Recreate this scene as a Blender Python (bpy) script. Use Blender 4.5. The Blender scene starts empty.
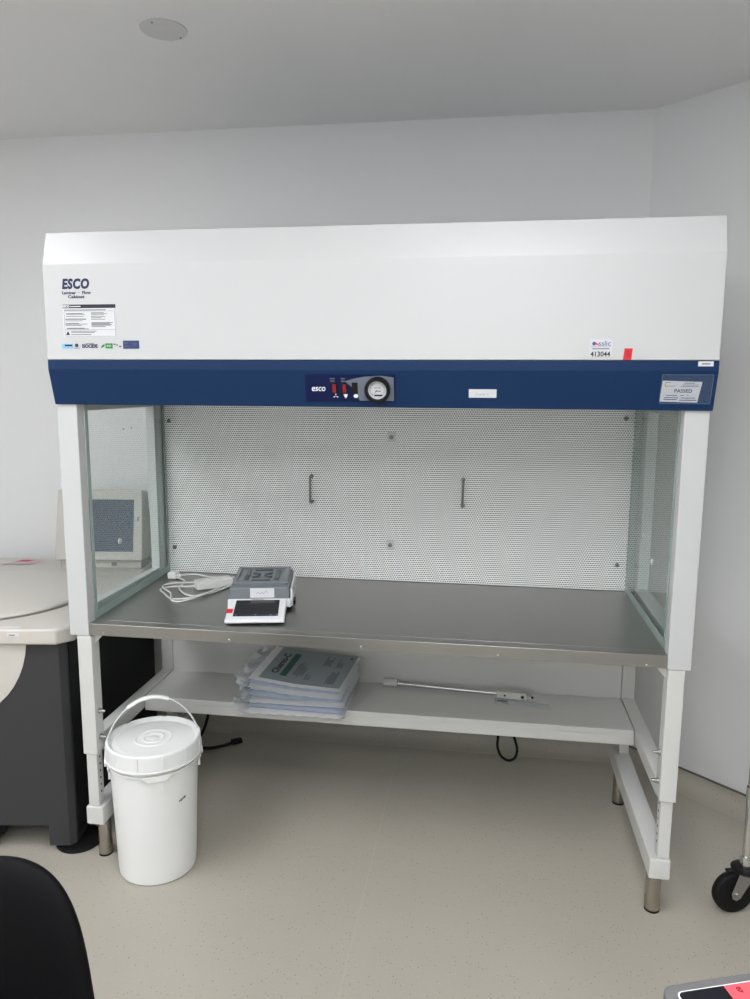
import bpy, bmesh, math, random
from math import sin, cos, pi, radians
from mathutils import Vector, Matrix
random.seed(7)
S = bpy.context.scene
COL = S.collection

# ---------------------------------------------------------------- camera
cam_d = bpy.data.cameras.new('camera')
cam_d.sensor_fit = 'VERTICAL'; cam_d.sensor_height = 36.0
cam_d.lens = 744.03 * 36.0 / 999.0
cam_d.clip_start = 0.02
cam = bpy.data.objects.new('camera', cam_d); COL.objects.link(cam)
YAW, PITCH, ROLL = -0.1467, -0.1520, 0.0060
_f = Vector((sin(YAW)*cos(PITCH), cos(YAW)*cos(PITCH), sin(PITCH)))
_r = Vector((cos(YAW), -sin(YAW), 0)); _u = _r.cross(_f)
_r2 = cos(ROLL)*_r + sin(ROLL)*_u; _u2 = -sin(ROLL)*_r + cos(ROLL)*_u
cam.matrix_world = Matrix(((_r2.x, _u2.x, -_f.x, 1.2409), (_r2.y, _u2.y, -_f.y, -2.0285), (_r2.z, _u2.z, -_f.z, 1.5366), (0, 0, 0, 1)))
S.camera = cam

# ---------------------------------------------------------------- world, exposure
w = bpy.data.worlds.new('world'); S.world = w; w.use_nodes = True
w.node_tree.nodes['Background'].inputs[0].default_value = (0.9, 0.95, 1.0, 1)
w.node_tree.nodes['Background'].inputs[1].default_value = 1.7
S.view_settings.view_transform = 'Standard'; S.view_settings.look = 'None'
S.view_settings.gamma = 1.0; S.view_settings.use_curve_mapping = False
S.view_settings.exposure = 0.06
LIGHT_POWER = 13.5
# unseen window added behind the camera to brighten the room (portal for the sky light only)
pd = bpy.data.lights.new('added_window_portal', 'AREA'); pd.shape = 'RECTANGLE'; pd.size = 3.4; pd.size_y = 1.5; pd.cycles.is_portal = True
po0 = bpy.data.objects.new('added_window_portal', pd); COL.objects.link(po0); po0.location = (0.2, -4.32, 1.6); po0.rotation_euler = (pi/2, 0, 0)
# x, y, length x, length y of the recessed ceiling panels
LIGHTS = [(-0.7, -1.15, 0.6, 1.2), (1.3, -1.45, 0.6, 1.2), (-0.7, -3.1, 0.6, 1.2), (1.3, -3.1, 0.6, 1.2)]

# ---------------------------------------------------------------- helpers
def lin(c):
    return tuple(((v/12.92) if v <= 0.04045 else ((v+0.055)/1.055)**2.4) for v in (x/255.0 for x in c))

class NT:
    def __init__(s, name):
        s.m = bpy.data.materials.new(name); s.m.use_nodes = True; s.t = s.m.node_tree
        s.b = s.t.nodes['Principled BSDF']
    def n(s, t, **k):
        x = s.t.nodes.new(t)
        for a, v in k.items(): setattr(x, a, v)
        return x
    def l(s, a, b): s.t.links.new(a, b)

def mat(name, rgb, rough=0.5, metal=0.0, var=0.03, scale=40.0, bump=0.0, emit=0.0, coat=0.0, alpha=1.0, trans=0.0, sss=0.0, spec=0.5):
    """plain procedural material: noise-varied base colour, optional fine bump"""
    q = NT(name); c = lin(rgb)
    tc = q.n('ShaderNodeTexCoord'); nz = q.n('ShaderNodeTexNoise'); nz.inputs['Scale'].default_value = scale; nz.inputs['Detail'].default_value = 3
    q.l(tc.outputs['Object'], nz.inputs['Vector'])
    mx = q.n('ShaderNodeMix', data_type='RGBA')
    mx.inputs[6].default_value = tuple(v*(1-var) for v in c)+(1,); mx.inputs[7].default_value = tuple(min(1, v*(1+var)) for v in c)+(1,)
    q.l(nz.outputs['Fac'], mx.inputs[0]); q.l(mx.outputs[2], q.b.inputs['Base Color'])
    q.b.inputs['Roughness'].default_value = rough; q.b.inputs['Metallic'].default_value = metal
    q.b.inputs['Specular IOR Level'].default_value = spec
    q.b.inputs['Coat Weight'].default_value = coat; q.b.inputs['Alpha'].default_value = alpha
    q.b.inputs['Transmission Weight'].default_value = trans
    if sss:
        q.b.inputs['Subsurface Weight'].default_value = sss; q.b.inputs['Subsurface Radius'].default_value = (0.01, 0.01, 0.01)
    if bump:
        bp = q.n('ShaderNodeBump'); bp.inputs['Strength'].default_value = bump; bp.inputs['Distance'].default_value = 0.001
        q.l(nz.outputs['Fac'], bp.inputs['Height']); q.l(bp.outputs['Normal'], q.b.inputs['Normal'])
    if emit:
        q.b.inputs['Emission Color'].default_value = c+(1,); q.b.inputs['Emission Strength'].default_value = emit
    return q.m

def floor_material():
    q = NT('speckled_vinyl')
    tc = q.n('ShaderNodeTexCoord')
    big = q.n('ShaderNodeTexNoise'); big.inputs['Scale'].default_value = 3.0; big.inputs['Detail'].default_value = 4
    vo = q.n('ShaderNodeTexVoronoi'); vo.inputs['Scale'].default_value = 95.0
    v2 = q.n('ShaderNodeTexVoronoi'); v2.inputs['Scale'].default_value = 210.0
    for x in (big, vo, v2): q.l(tc.outputs['Object'], x.inputs['Vector'])
    base = q.n('ShaderNodeMix', data_type='RGBA'); a = lin((168, 163, 151)); b = lin((176, 171, 159))
    base.inputs[6].default_value = a+(1,); base.inputs[7].default_value = b+(1,); q.l(big.outputs['Fac'], base.inputs[0])
    def speck(src, vor, r, col):
        lt = q.n('ShaderNodeMath', operation='LESS_THAN'); lt.inputs[1].default_value = r; q.l(vor.outputs['Distance'], lt.inputs[0])
        sp = q.n('ShaderNodeSeparateColor'); q.l(vor.outputs['Color'], sp.inputs[0])
        g = q.n('ShaderNodeMath', operation='GREATER_THAN'); g.inputs[1].default_value = 0.55; q.l(sp.outputs[0], g.inputs[0])
        m = q.n('ShaderNodeMath', operation='MULTIPLY'); q.l(lt.outputs[0], m.inputs[0]); q.l(g.outputs[0], m.inputs[1])
        mx = q.n('ShaderNodeMix', data_type='RGBA'); q.l(m.outputs[0], mx.inputs[0]); q.l(src, mx.inputs[6]); mx.inputs[7].default_value = lin(col)+(1,)
        return mx.outputs[2]
    c = speck(base.outputs[2], vo, 0.15, (124, 114, 100)); c = speck(c, v2, 0.22, (186, 180, 168))
    # welded seam between two sheets of vinyl
    sx = q.n('ShaderNodeSeparateXYZ'); q.l(tc.outputs['Object'], sx.inputs[0])
    sb = q.n('ShaderNodeMath', operation='SUBTRACT'); sb.inputs[1].default_value = 0.912; q.l(sx.outputs[0], sb.inputs[0])
    ab = q.n('ShaderNodeMath', operation='ABSOLUTE'); q.l(sb.outputs[0], ab.inputs[0])
    ls = q.n('ShaderNodeMath', operation='LESS_THAN'); ls.inputs[1].default_value = 0.0016; q.l(ab.outputs[0], ls.inputs[0])
    mx = q.n('ShaderNodeMix', data_type='RGBA'); q.l(ls.outputs[0], mx.inputs[0]); q.l(c, mx.inputs[6]); mx.inputs[7].default_value = lin((178, 173, 161))+(1,)
    q.l(mx.outputs[2], q.b.inputs['Base Color']); q.b.inputs['Roughness'].default_value = 0.42
    return q.m

def perforated_material():
    q = NT('perforated_white_steel')
    tc = q.n('ShaderNodeTexCoord'); sx = q.n('ShaderNodeSeparateXYZ'); q.l(tc.outputs['Object'], sx.inputs[0])
    def M(op, a, b=None):
        n = q.n('ShaderNodeMath', operation=op)
        for i, v in enumerate((a, b)):
            if v is None: continue
            if isinstance(v, (int, float)): n.inputs[i].default_value = v
            else: q.l(v, n.inputs[i])
        return n.outputs[0]
    px, pz = 0.0086, 0.0074
    v = M('DIVIDE', sx.outputs[2], pz); row = M('FLOOR', v); par = M('FLOORED_MODULO', row, 2.0)
    u = M('ADD', M('DIVIDE', sx.outputs[0], px), M('MULTIPLY', par, 0.5))
    fu = M('MULTIPLY', M('SUBTRACT', M('FRACT', u), 0.5), px); fv = M('MULTIPLY', M('SUBTRACT', M('FRACT', v), 0.5), pz)
    d = M('SQRT', M('ADD', M('MULTIPLY', fu, fu), M('MULTIPLY', M('MULTIPLY', fv, fv), 2.2)))
    hole = M('LESS_THAN', d, 0.0028)
    mx = q.n('ShaderNodeMix', data_type='RGBA'); q.l(hole, mx.inputs[0])
    mx.inputs[6].default_value = lin((242, 242, 242))+(1,); mx.inputs[7].default_value = lin((36, 36, 38))+(1,)
    q.l(mx.outputs[2], q.b.inputs['Base Color']); q.b.inputs['Roughness'].default_value = 0.45
    return q.m

def brushed_steel(name, rgb=(170, 168, 164), rough=0.3, stretch=(.5, 60, 60)):
    q = NT(name); tc = q.n('ShaderNodeTexCoord'); mp = q.n('ShaderNodeMapping'); mp.inputs['Scale'].default_value = stretch
    nz = q.n('ShaderNodeTexNoise'); nz.inputs['Scale'].default_value = 6; nz.inputs['Detail'].default_value = 5
    q.l(tc.outputs['Object'], mp.inputs[0]); q.l(mp.outputs[0], nz.inputs['Vector'])
    c = lin(rgb); mx = q.n('ShaderNodeMix', data_type='RGBA')
    mx.inputs[6].default_value = tuple(v*0.95 for v in c)+(1,); mx.inputs[7].default_value = tuple(v*1.05 for v in c)+(1,)
    q.l(nz.outputs['Fac'], mx.inputs[0]); q.l(mx.outputs[2], q.b.inputs['Base Color'])
    q.b.inputs['Metallic'].default_value = 1.0; q.b.inputs['Roughness'].default_value = rough
    bp = q.n('ShaderNodeBump'); bp.inputs['Strength'].default_value = 0.01; bp.inputs['Distance'].default_value = 0.0001
    q.l(nz.outputs['Fac'], bp.inputs['Height']); q.l(bp.outputs['Normal'], q.b.inputs['Normal'])
    return q.m

def glass_material():
    q = NT('green_tinted_glass'); out = q.t.nodes['Material Output']
    tr = q.n('ShaderNodeBsdfTransparent'); tr.inputs[0].default_value = (0.925, 0.95, 0.94, 1)
    gl = q.n('ShaderNodeBsdfGlossy'); gl.inputs['Roughness'].default_value = 0.02; gl.inputs['Color'].default_value = (0.92, 0.97, 0.95, 1)
    lw = q.n('ShaderNodeLayerWeight'); lw.inputs[0].default_value = 0.5
    pw = q.n('ShaderNodeMath', operation='POWER'); pw.inputs[1].default_value = 5.0; q.l(lw.outputs['Facing'], pw.inputs[0])
    fr = q.n('ShaderNodeMath', operation='MULTIPLY_ADD'); fr.inputs[1].default_value = 0.5; fr.inputs[2].default_value = 0.035; q.l(pw.outputs[0], fr.inputs[0])
    nz = q.n('ShaderNodeTexNoise'); nz.inputs['Scale'].default_value = 4
    ad = q.n('ShaderNodeMath', operation='MULTIPLY_ADD'); ad.inputs[1].default_value = 0.02; q.l(nz.outputs['Fac'], ad.inputs[0]); q.l(fr.outputs[0], ad.inputs[2])
    mx = q.n('ShaderNodeMixShader'); q.l(ad.outputs[0], mx.inputs[0]); q.l(tr.outputs[0], mx.inputs[1]); q.l(gl.outputs[0], mx.inputs[2])
    q.l(mx.outputs[0], out.inputs['Surface'])
    return q.m

def film_material():
    q = NT('clear_plastic_film'); out = q.t.nodes['Material Output']
    tr = q.n('ShaderNodeBsdfTransparent'); tr.inputs[0].default_value = (0.95, 0.96, 0.97, 1)
    di = q.n('ShaderNodeBsdfPrincipled'); di.inputs['Base Color'].default_value = lin((236, 238, 240))+(1,); di.inputs['Roughness'].default_value = 0.25
    nz = q.n('ShaderNodeTexNoise'); nz.inputs['Scale'].default_value = 45
    mr = q.n('ShaderNodeMapRange'); mr.inputs[3].default_value = 0.15; mr.inputs[4].default_value = 0.6; q.l(nz.outputs['Fac'], mr.inputs[0])
    mx = q.n('ShaderNodeMixShader'); q.l(mr.outputs[0], mx.inputs[0]); q.l(tr.outputs[0], mx.inputs[1]); q.l(di.outputs[0], mx.inputs[2])
    q.l(mx.outputs[0], out.inputs['Surface'])
    return q.m

# bmesh shapes (all add to bm)
def box(bm, x0, x1, y0, y1, z0, z1, bev=0.0, seg=2):
    t = bmesh.new()
    bmesh.ops.create_cube(t, size=1)
    for v in t.verts:
        v.co = Vector((x0 if v.co.x < 0 else x1, y0 if v.co.y < 0 else y1, z0 if v.co.z < 0 else z1))
    if bev: bmesh.ops.bevel(t, geom=t.edges[:], offset=bev, segments=seg, profile=0.5, affect='EDGES')
    merge(bm, t); return bm
def merge(bm, t, M=None):
    if M is not None: bmesh.ops.transform(t, matrix=M, verts=t.verts)
    me = bpy.data.meshes.new('tmp'); t.to_mesh(me); t.free(); bm.from_mesh(me); bpy.data.meshes.remove(me)
def prism(bm, pts, axis, a, b, bev=0.0, seg=2):
    """closed outline pts swept from a to b along axis; pts are the two other coordinates in order"""
    t = bmesh.new()
    def P(p, c):
        if axis == 'x': return (c, p[0], p[1])
        if axis == 'y': return (p[0], c, p[1])
        return (p[0], p[1], c)
    A = [t.verts.new(P(p, a)) for p in pts]; B = [t.verts.new(P(p, b)) for p in pts]
    n = len(pts)
    t.faces.new(A); t.faces.new(B[::-1])
    for i in range(n): t.faces.new((A[i], B[i], B[(i+1) % n], A[(i+1) % n]))
    bmesh.ops.recalc_face_normals(t, faces=t.faces)
    if bev: bmesh.ops.bevel(t, geom=t.edges[:], offset=bev, segments=seg, profile=0.5, affect='EDGES')
    merge(bm, t); return bm
def rrect(x0, x1, y0, y1, r, seg=6):
    o = []
    for cx, cy, a in ((x1-r, y1-r, 0), (x0+r, y1-r, 90), (x0+r, y0+r, 180), (x1-r, y0+r, 270)):
        for k in range(seg+1):
            t = radians(a+90.0*k/seg); o.append((cx+r*cos(t), cy+r*sin(t)))
    return o
def lathe(bm, prof, c=(0, 0, 0), axis='z', seg=48, cap=True):
    """prof: list of (radius, height) from one end to the other"""
    t = bmesh.new(); R = []
    for r, h in prof:
        ring = []
        for k in range(seg):
            a = 2*pi*k/seg; x, y = r*cos(a), r*sin(a)
            p = (x, y, h) if axis == 'z' else ((h, x, y) if axis == 'x' else (y, h, x))
            ring.append(t.verts.new((p[0]+c[0], p[1]+c[1], p[2]+c[2])))
        R.append(ring)
    for a, b in zip(R, R[1:]):
        for k in range(seg): t.faces.new((a[k], a[(k+1) % seg], b[(k+1) % seg], b[k]))
    if cap: t.faces.new(R[0][::-1]); t.faces.new(R[-1])
    bmesh.ops.recalc_face_normals(t, faces=t.faces)
    merge(bm, t); return bm
def smooth_path(pts, n=8, closed=False):
    P = [Vector(p) for p in pts]; o = []
    m = len(P)
    for i in range(m if closed else m-1):
        if closed: a, b, c, d = P[(i-1) % m], P[i], P[(i+1) % m], P[(i+2) % m]
        else: a, b, c, d = P[max(i-1, 0)], P[i], P[i+1], P[min(i+2, m-1)]
        for k in range(n):
            t = k/n
            o.append(0.5*((2*b)+(-a+c)*t+(2*a-5*b+4*c-d)*t*t+(-a+3*b-3*c+d)*t*t*t))
    if not closed: o.append(P[-1])
    return o
def tube(bm, pts, r, seg=10, n=8, smooth=True, closed=False, flat=1.0):
    P = smooth_path(pts, n, closed) if smooth else [Vector(p) for p in pts]
    t = bmesh.new(); rings = []; N = None; L = len(P)
    for i, p in enumerate(P):
        if closed: d = P[(i+1) % L]-P[i-1]
        else: d = P[min(i+1, L-1)]-P[max(i-1, 0)]
        d.normalize()
        if N is None:
            N = d.cross(Vector((0, 0, 1)))
            if N.length < 1e-3: N = d.cross(Vector((0, 1, 0)))
            N.normalize()
        else:
            N = (N-d*N.dot(d)).normalized()
        B = d.cross(N)
        rings.append([t.verts.new(p+r*(cos(2*pi*k/seg)*N+flat*sin(2*pi*k/seg)*B)) for k in range(seg)])
    pr = list(zip(rings, rings[1:]))+([(rings[-1], rings[0])] if closed else [])
    for a, b in pr:
        for k in range(seg): t.faces.new((a[k], a[(k+1) % seg], b[(k+1) % seg], b[k]))
    if not closed: t.faces.new(rings[0][::-1]); t.faces.new(rings[-1])
    bmesh.ops.recalc_face_normals(t, faces=t.faces)
    merge(bm, t); return bm
def blob(bm, fn, nu=24, nv=24):
    """grid surface from fn(u,v)->(x,y,z)"""
    t = bmesh.new(); G = [[t.verts.new(fn(i/nu, j/nv)) for j in range(nv+1)] for i in range(nu+1)]
    for i in range(nu):
        for j in range(nv): t.faces.new((G[i][j], G[i+1][j], G[i+1][j+1], G[i][j+1]))
    merge(bm, t); return bm

def world_of(o):
    M = o.matrix_basis.copy(); p = o.parent
    while p: M = p.matrix_basis @ M; p = p.parent
    return M
def obj(name, bm, m, parent=None, local=False, label=None, sharp=50):
    """ONE mesh object from bm; coordinates are world ones unless local=True"""
    if parent is not None and not local:
        bmesh.ops.transform(bm, matrix=world_of(parent).inverted(), verts=bm.verts)
    me = bpy.data.meshes.new(name); bm.to_mesh(me); bm.free()
    me.shade_smooth(); me.set_sharp_from_angle(angle=radians(sharp))
    for x in (m if isinstance(m, (list, tuple)) else [m]): me.materials.append(x)
    o = bpy.data.objects.new(name, me); COL.objects.link(o); o.parent = parent
    wn = o.modifiers.new('weighted_normals', 'WEIGHTED_NORMAL'); wn.keep_sharp = True
    if label: o['label'] = label
    return o
def tag(o, label, cat, group=None, kind=None):
    o['label'] = label; o['category'] = cat
    if group: o['group'] = group
    if kind: o['kind'] = kind
    return o
def thing(name, label, cat, loc=(0, 0, 0), rotz=0.0, group=None):
    o = bpy.data.objects.new(name, None); COL.objects.link(o); o.empty_display_size = 0.05
    o.location = loc; o.rotation_euler = (0, 0, rotz)
    o.matrix_basis = Matrix.Translation(loc) @ Matrix.Rotation(rotz, 4, 'Z')
    return tag(o, label, cat, group)
def struct(name, bm, m):
    o = obj(name, bm, m); o['kind'] = 'structure'; return o
def text_bm(s, size, M, bold=0.0, width=None, shear=0.0, depth=0.0003, space=1.0):
    """letters as a mesh: text lies in its own XY plane centred on the origin, then matrix M"""
    cu = bpy.data.curves.new('lettering', 'FONT'); cu.body = s; cu.size = size; cu.align_x = 'CENTER'; cu.align_y = 'CENTER'
    cu.offset = bold; cu.extrude = depth; cu.shear = shear; cu.resolution_u = 3; cu.space_character = space
    o = bpy.data.objects.new('lettering', cu); COL.objects.link(o)
    dg = bpy.context.evaluated_depsgraph_get(); dg.update()
    me = bpy.data.meshes.new_from_object(o.evaluated_get(dg)); bm = bmesh.new(); bm.from_mesh(me)
    COL.objects.unlink(o); bpy.data.objects.remove(o); bpy.data.curves.remove(cu); bpy.data.meshes.remove(me)
    if width:
        xs = [v.co.x for v in bm.verts]; k = width/(max(xs)-min(xs))
        bmesh.ops.scale(bm, vec=(k, 1, 1), verts=bm.verts)
    bmesh.ops.transform(bm, matrix=M, verts=bm.verts)
    return bm
def on_front(x, y, z, tilt=0.0, roll=0.0):
    """matrix putting text on a face that looks towards -y; tilt leans the face"""
    return Matrix.Translation((x, y, z)) @ Matrix.Rotation(tilt, 4, 'X') @ Matrix.Rotation(pi/2, 4, 'X') @ Matrix.Rotation(roll, 4, 'Z')
def add_text(bm, *a, **k): t = text_bm(*a, **k); merge(bm, t)

# ---------------------------------------------------------------- materials
M_wall = mat('wall_paint', (223, 223, 223), 0.55, var=0.01, scale=2, bump=0.02)
M_ceil = mat('ceiling_paint', (230, 230, 230), 0.8, var=0.012, scale=3)
M_floor = floor_material()
M_white = mat('white_powder_coat', (194, 195, 195), 0.38, var=0.01, scale=300, bump=0.05)
M_white2 = mat('stand_powder_coat', (203, 203, 200), 0.4, var=0.01, scale=300, bump=0.05)
M_blue = mat('navy_powder_coat', (12, 44, 82), 0.5, spec=0.22, var=0.03, scale=200, bump=0.05)
M_perf = perforated_material()
M_steel = brushed_steel('brushed_stainless', (158, 157, 153), 0.33)
M_foot = brushed_steel('stainless_tube', (178, 172, 162), 0.25, (90, 90, 2))
M_chrome = mat('chrome', (215, 215, 215), 0.12, 1.0)
M_screw = mat('dull_screw', (120, 120, 118), 0.4, 0.8)
M_bolt = mat('zinc_bolt', (170, 170, 168), 0.3, 1.0)
M_glass = glass_material(); M_film = film_material()
M_edge = mat('polished_glass_edge', (148, 168, 162), 0.15, var=0.05, scale=30, coat=0.5)
M_rubber = mat('black_rubber', (14, 14, 15), 0.6, spec=0.25)
M_blackpl = mat('black_plastic', (14, 14, 16), 0.45, spec=0.3)
M_dark = mat('dark_ink', (28, 30, 40), 0.6)
M_navyink = mat('navy_ink', (30, 34, 78), 0.6)
M_greyink = mat('grey_ink', (110, 112, 116), 0.6)
M_paper = mat('label_paper', (210, 211, 213), 0.55, var=0.01)
M_red = mat('red_tape', (205, 28, 44), 0.5)
M_panelblue = mat('control_panel_blue', (10, 22, 66), 0.4, spec=0.2)
M_panelgrey = mat('control_panel_silver', (104, 112, 124), 0.35)
M_whiteink = mat('white_ink', (235, 238, 240), 0.5)
M_switchred = mat('red_switch', (140, 34, 44), 0.4, spec=0.2)
M_lightblue = mat('pale_blue_print', (130, 185, 215), 0.5)
M_green = mat('green_print', (36, 130, 62), 0.5)
M_pail = mat('white_polyethylene', (232, 233, 232), 0.38, var=0.008, scale=20, sss=0.1)
M_pailh = mat('natural_polyethylene', (205, 208, 208), 0.35)
M_cbody = mat('charcoal_enamel', (58, 58, 60), 0.5, spec=0.25, var=0.03, scale=120, bump=0.04)
M_cdark = mat('black_side_panel', (16, 18, 20), 0.5, spec=0.2)
M_cputty = mat('putty_enamel', (196, 192, 184), 0.42, var=0.015, scale=60, bump=0.03)
M_cmon = mat('putty_monitor_plastic', (188, 185, 178), 0.5)
M_screen = mat('unlit_screen', (62, 72, 88), 0.18, var=0.03, scale=5)
M_chair = mat('black_vinyl', (9, 9, 11), 0.6, spec=0.12, var=0.1, scale=300, bump=0.1)
M_balgrey = mat('balance_grey', (112, 118, 122), 0.4)
M_balpan = mat('balance_pan_steel', (128, 134, 138), 0.35, 0.4)
M_balwhite = mat('balance_white', (226, 228, 230), 0.35)
M_black_screen = mat('black_touchscreen', (20, 22, 28), 0.12)
M_cord = mat('white_cord', (218, 218, 214), 0.45)
M_bag = mat('folded_white_wipe_bag', (228, 229, 230), 0.4, var=0.06, scale=25, bump=0.6)
M_bagb = mat('folded_blue_wipe_bag', (190, 201, 220), 0.4, var=0.08, scale=25, bump=0.6)
M_print = mat('slate_printed_film', (138, 148, 154), 0.35, var=0.03, scale=15)
M_pgreen = mat('dark_green_print', (12, 84, 66), 0.45)
M_cap = mat('translucent_plastic_cap', (196, 196, 190), 0.4)
M_seal = mat('skirting_seal', (96, 92, 86), 0.6)
M_yellow = mat('yellow_print', (200, 196, 60), 0.5)
M_pink = mat('pink_print', (186, 82, 104), 0.6)
M_gfilm = mat('grey_device_frame', (100, 100, 101), 0.4)
M_lamp = mat('lamp_diffuser', (250, 251, 254), 0.6, emit=LIGHT_POWER)

# ================================================================ SETTING
H = 2.55; YB = 1.02; XC = 1.827          # ceiling height, back wall, corner with the angled wall
XL, XR, YF = -1.7, 3.35, -4.3
SL = 0.93
xe = XR; ye = YB-SL*(XR-XC)              # angled wall runs to here, then a straight right wall
struct('floor', prism(bmesh.new(), [(XL-.1, YF-.1), (XR+.1, YF-.1), (XR+.1, YB+.1), (XL-.1, YB+.1)], 'z', -0.08, 0.0), M_floor)
struct('ceiling', prism(bmesh.new(), [(XL-.1, YF-.1), (XR+.1, YF-.1), (XR+.1, YB+.1), (XL-.1, YB+.1)], 'z', H, H+0.08), M_ceil)
struct('wall_back', prism(bmesh.new(), [(XL-.1, YB), (XC, YB), (XC, YB+.1), (XL-.1, YB+.1)], 'z', 0, H), M_wall)
struct('wall_right_angled', prism(bmesh.new(), [(XC, YB), (xe, ye), (xe+.1, ye+.05), (XC+.05, YB+.1)], 'z', 0, H), M_wall)
struct('wall_right', prism(bmesh.new(), [(XR, ye), (XR, YF), (XR+.1, YF), (XR+.1, ye)], 'z', 0, H), M_wall)
struct('wall_left', prism(bmesh.new(), [(XL, YB), (XL, YF), (XL-.1, YF), (XL-.1, YB)], 'z', 0, H), M_wall)
WX0, WX1, WZ0, WZ1 = -1.5, 1.9, 0.85, 2.35  # opening put in the unseen front wall to let in ambient fill
b = bmesh.new()
box(b, XL-.1, WX0, YF-.1, YF, 0, H); box(b, WX1, XR+.1, YF-.1, YF, 0, H); box(b, WX0, WX1, YF-.1, YF, 0, WZ0); box(b, WX0, WX1, YF-.1, YF, WZ1, H)
struct('wall_front', b, M_wall)
b = bmesh.new()
for xx in (WX0+.001, (WX0+WX1)/2-.02, WX1-.041): box(b, xx, xx+.04, YF-.07, YF-.03, WZ0+.001, WZ1-.001)
for zz in (WZ0+.001, WZ1-.041): box(b, WX0+.041, WX1-.041, YF-.07, YF-.03, zz, zz+.04)
struct('added_window_1', b, M_white)  # frame of the added fill-light opening, out of view
def cove(name, p, q, n):
    """vinyl carried up the wall in a cove, with a thin seal strip along its top; p,q wall foot, n into the room"""
    prof = [(0.0005, 0.066), (0.004, 0.066), (0.004, 0.05)]
    R = 0.046
    for k in range(9):
        a = radians(90*k/8); prof.append((0.004+R*(1-cos(a)), 0.05-R*sin(a)))
    prof = prof[:-1]+[(0.050, 0.0035), (0.060, 0.0006), (0.060, 0.0002), (0.0005, 0.0002)]
    t = bmesh.new(); rows = []
    for e in (p, q): rows.append([t.verts.new((e[0]+n[0]*d, e[1]+n[1]*d, z)) for d, z in prof])
    L = len(prof)
    for i in range(L): t.faces.new((rows[0][i], rows[1][i], rows[1][(i+1) % L], rows[0][(i+1) % L]))
    t.faces.new(rows[0]); t.faces.new(rows[1][::-1]); bmesh.ops.recalc_face_normals(t, faces=t.faces)
    struct(name, t, M_floor)
nn = Vector((-SL, -1)).normalized()
cove('baseboard_back', (XL, YB), (XC-.012, YB), (0, -1)); cove('baseboard_right_angled', (XC+.012, YB-.011), (xe-.02, ye+.02), nn)
def seal(name, p, q, n):
    b = bmesh.new(); z0, z1 = 0.0665, 0.0735
    P = [(p[0]+n[0]*.0005, p[1]+n[1]*.0005), (q[0]+n[0]*.0005, q[1]+n[1]*.0005), (q[0]+n[0]*.005, q[1]+n[1]*.005), (p[0]+n[0]*.005, p[1]+n[1]*.005)]
    struct(name, prism(b, P, 'z', z0, z1), M_seal)
seal('trim_1', (XL, YB), (XC-.004, YB), (0, -1)); seal('trim_2', (XC+.003, YB-.003), (xe-.02, ye+.02), nn)

for k, (x, y, lx, ly) in enumerate(LIGHTS):
    t = thing('ceiling_light', ['recessed white ceiling light panel in front of the cabinet, left of the pair', 'recessed white ceiling light panel in front of the cabinet, right of the pair',
        'recessed white ceiling light panel at the far end of the room, left of the pair', 'recessed white ceiling light panel at the far end of the room, right of the pair'][k], 'ceiling light', (x, y, H), 0, 'recessed ceiling light panels')
    b = bmesh.new()
    for a in ((x-lx/2-.02, x+lx/2+.02, y-ly/2-.02, y-ly/2), (x-lx/2-.02, x+lx/2+.02, y+ly/2, y+ly/2+.02), (x-lx/2-.02, x-lx/2, y-ly/2, y+ly/2), (x+lx/2, x+lx/2+.02, y-ly/2, y+ly/2)):
        box(b, *a, H-.012, H-.0005)
    obj('frame', b, M_white, t)
    obj('diffuser', box(bmesh.new(), x-lx/2, x+lx/2, y-ly/2, y+ly/2, H-.008, H-.0005), M_lamp, t)

# ceiling disc
t = thing('ceiling_speaker', 'flat round pale cover plate on the ceiling above the left of the cabinet', 'ceiling cover', (.289, .184, H))
obj('cover_plate', lathe(bmesh.new(), [(0.058, H-.0005), (0.067, H-.001), (0.067, H-.003), (0.064, H-.004)], (.289, .184, 0)), mat('cover_plate_white', (206, 206, 205), 0.7), t)
for sx, sy in ((.03, .05), (-.012, -.052)):
    obj('screw', lathe(bmesh.new(), [(0.003, H-.0042), (0.003, H-.0055)], (.289+sx, .184+sy, 0), seg=12), M_greyink, t)
# two drill holes left in the back wall
for k, (x, z) in enumerate(((-.316, 1.344), (-.279, 1.349))):
    tag(obj('wall_plug', lathe(bmesh.new(), [(0.0035, YB-.003), (0.003, YB-.0003)], (x, 0, z), 'y', 12), M_greyink),
        'small grey wall plug in the back wall above the centrifuge screen, ' + ('left one' if k == 0 else 'right one'), 'wall plug', 'wall plugs behind the glass side')

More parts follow.
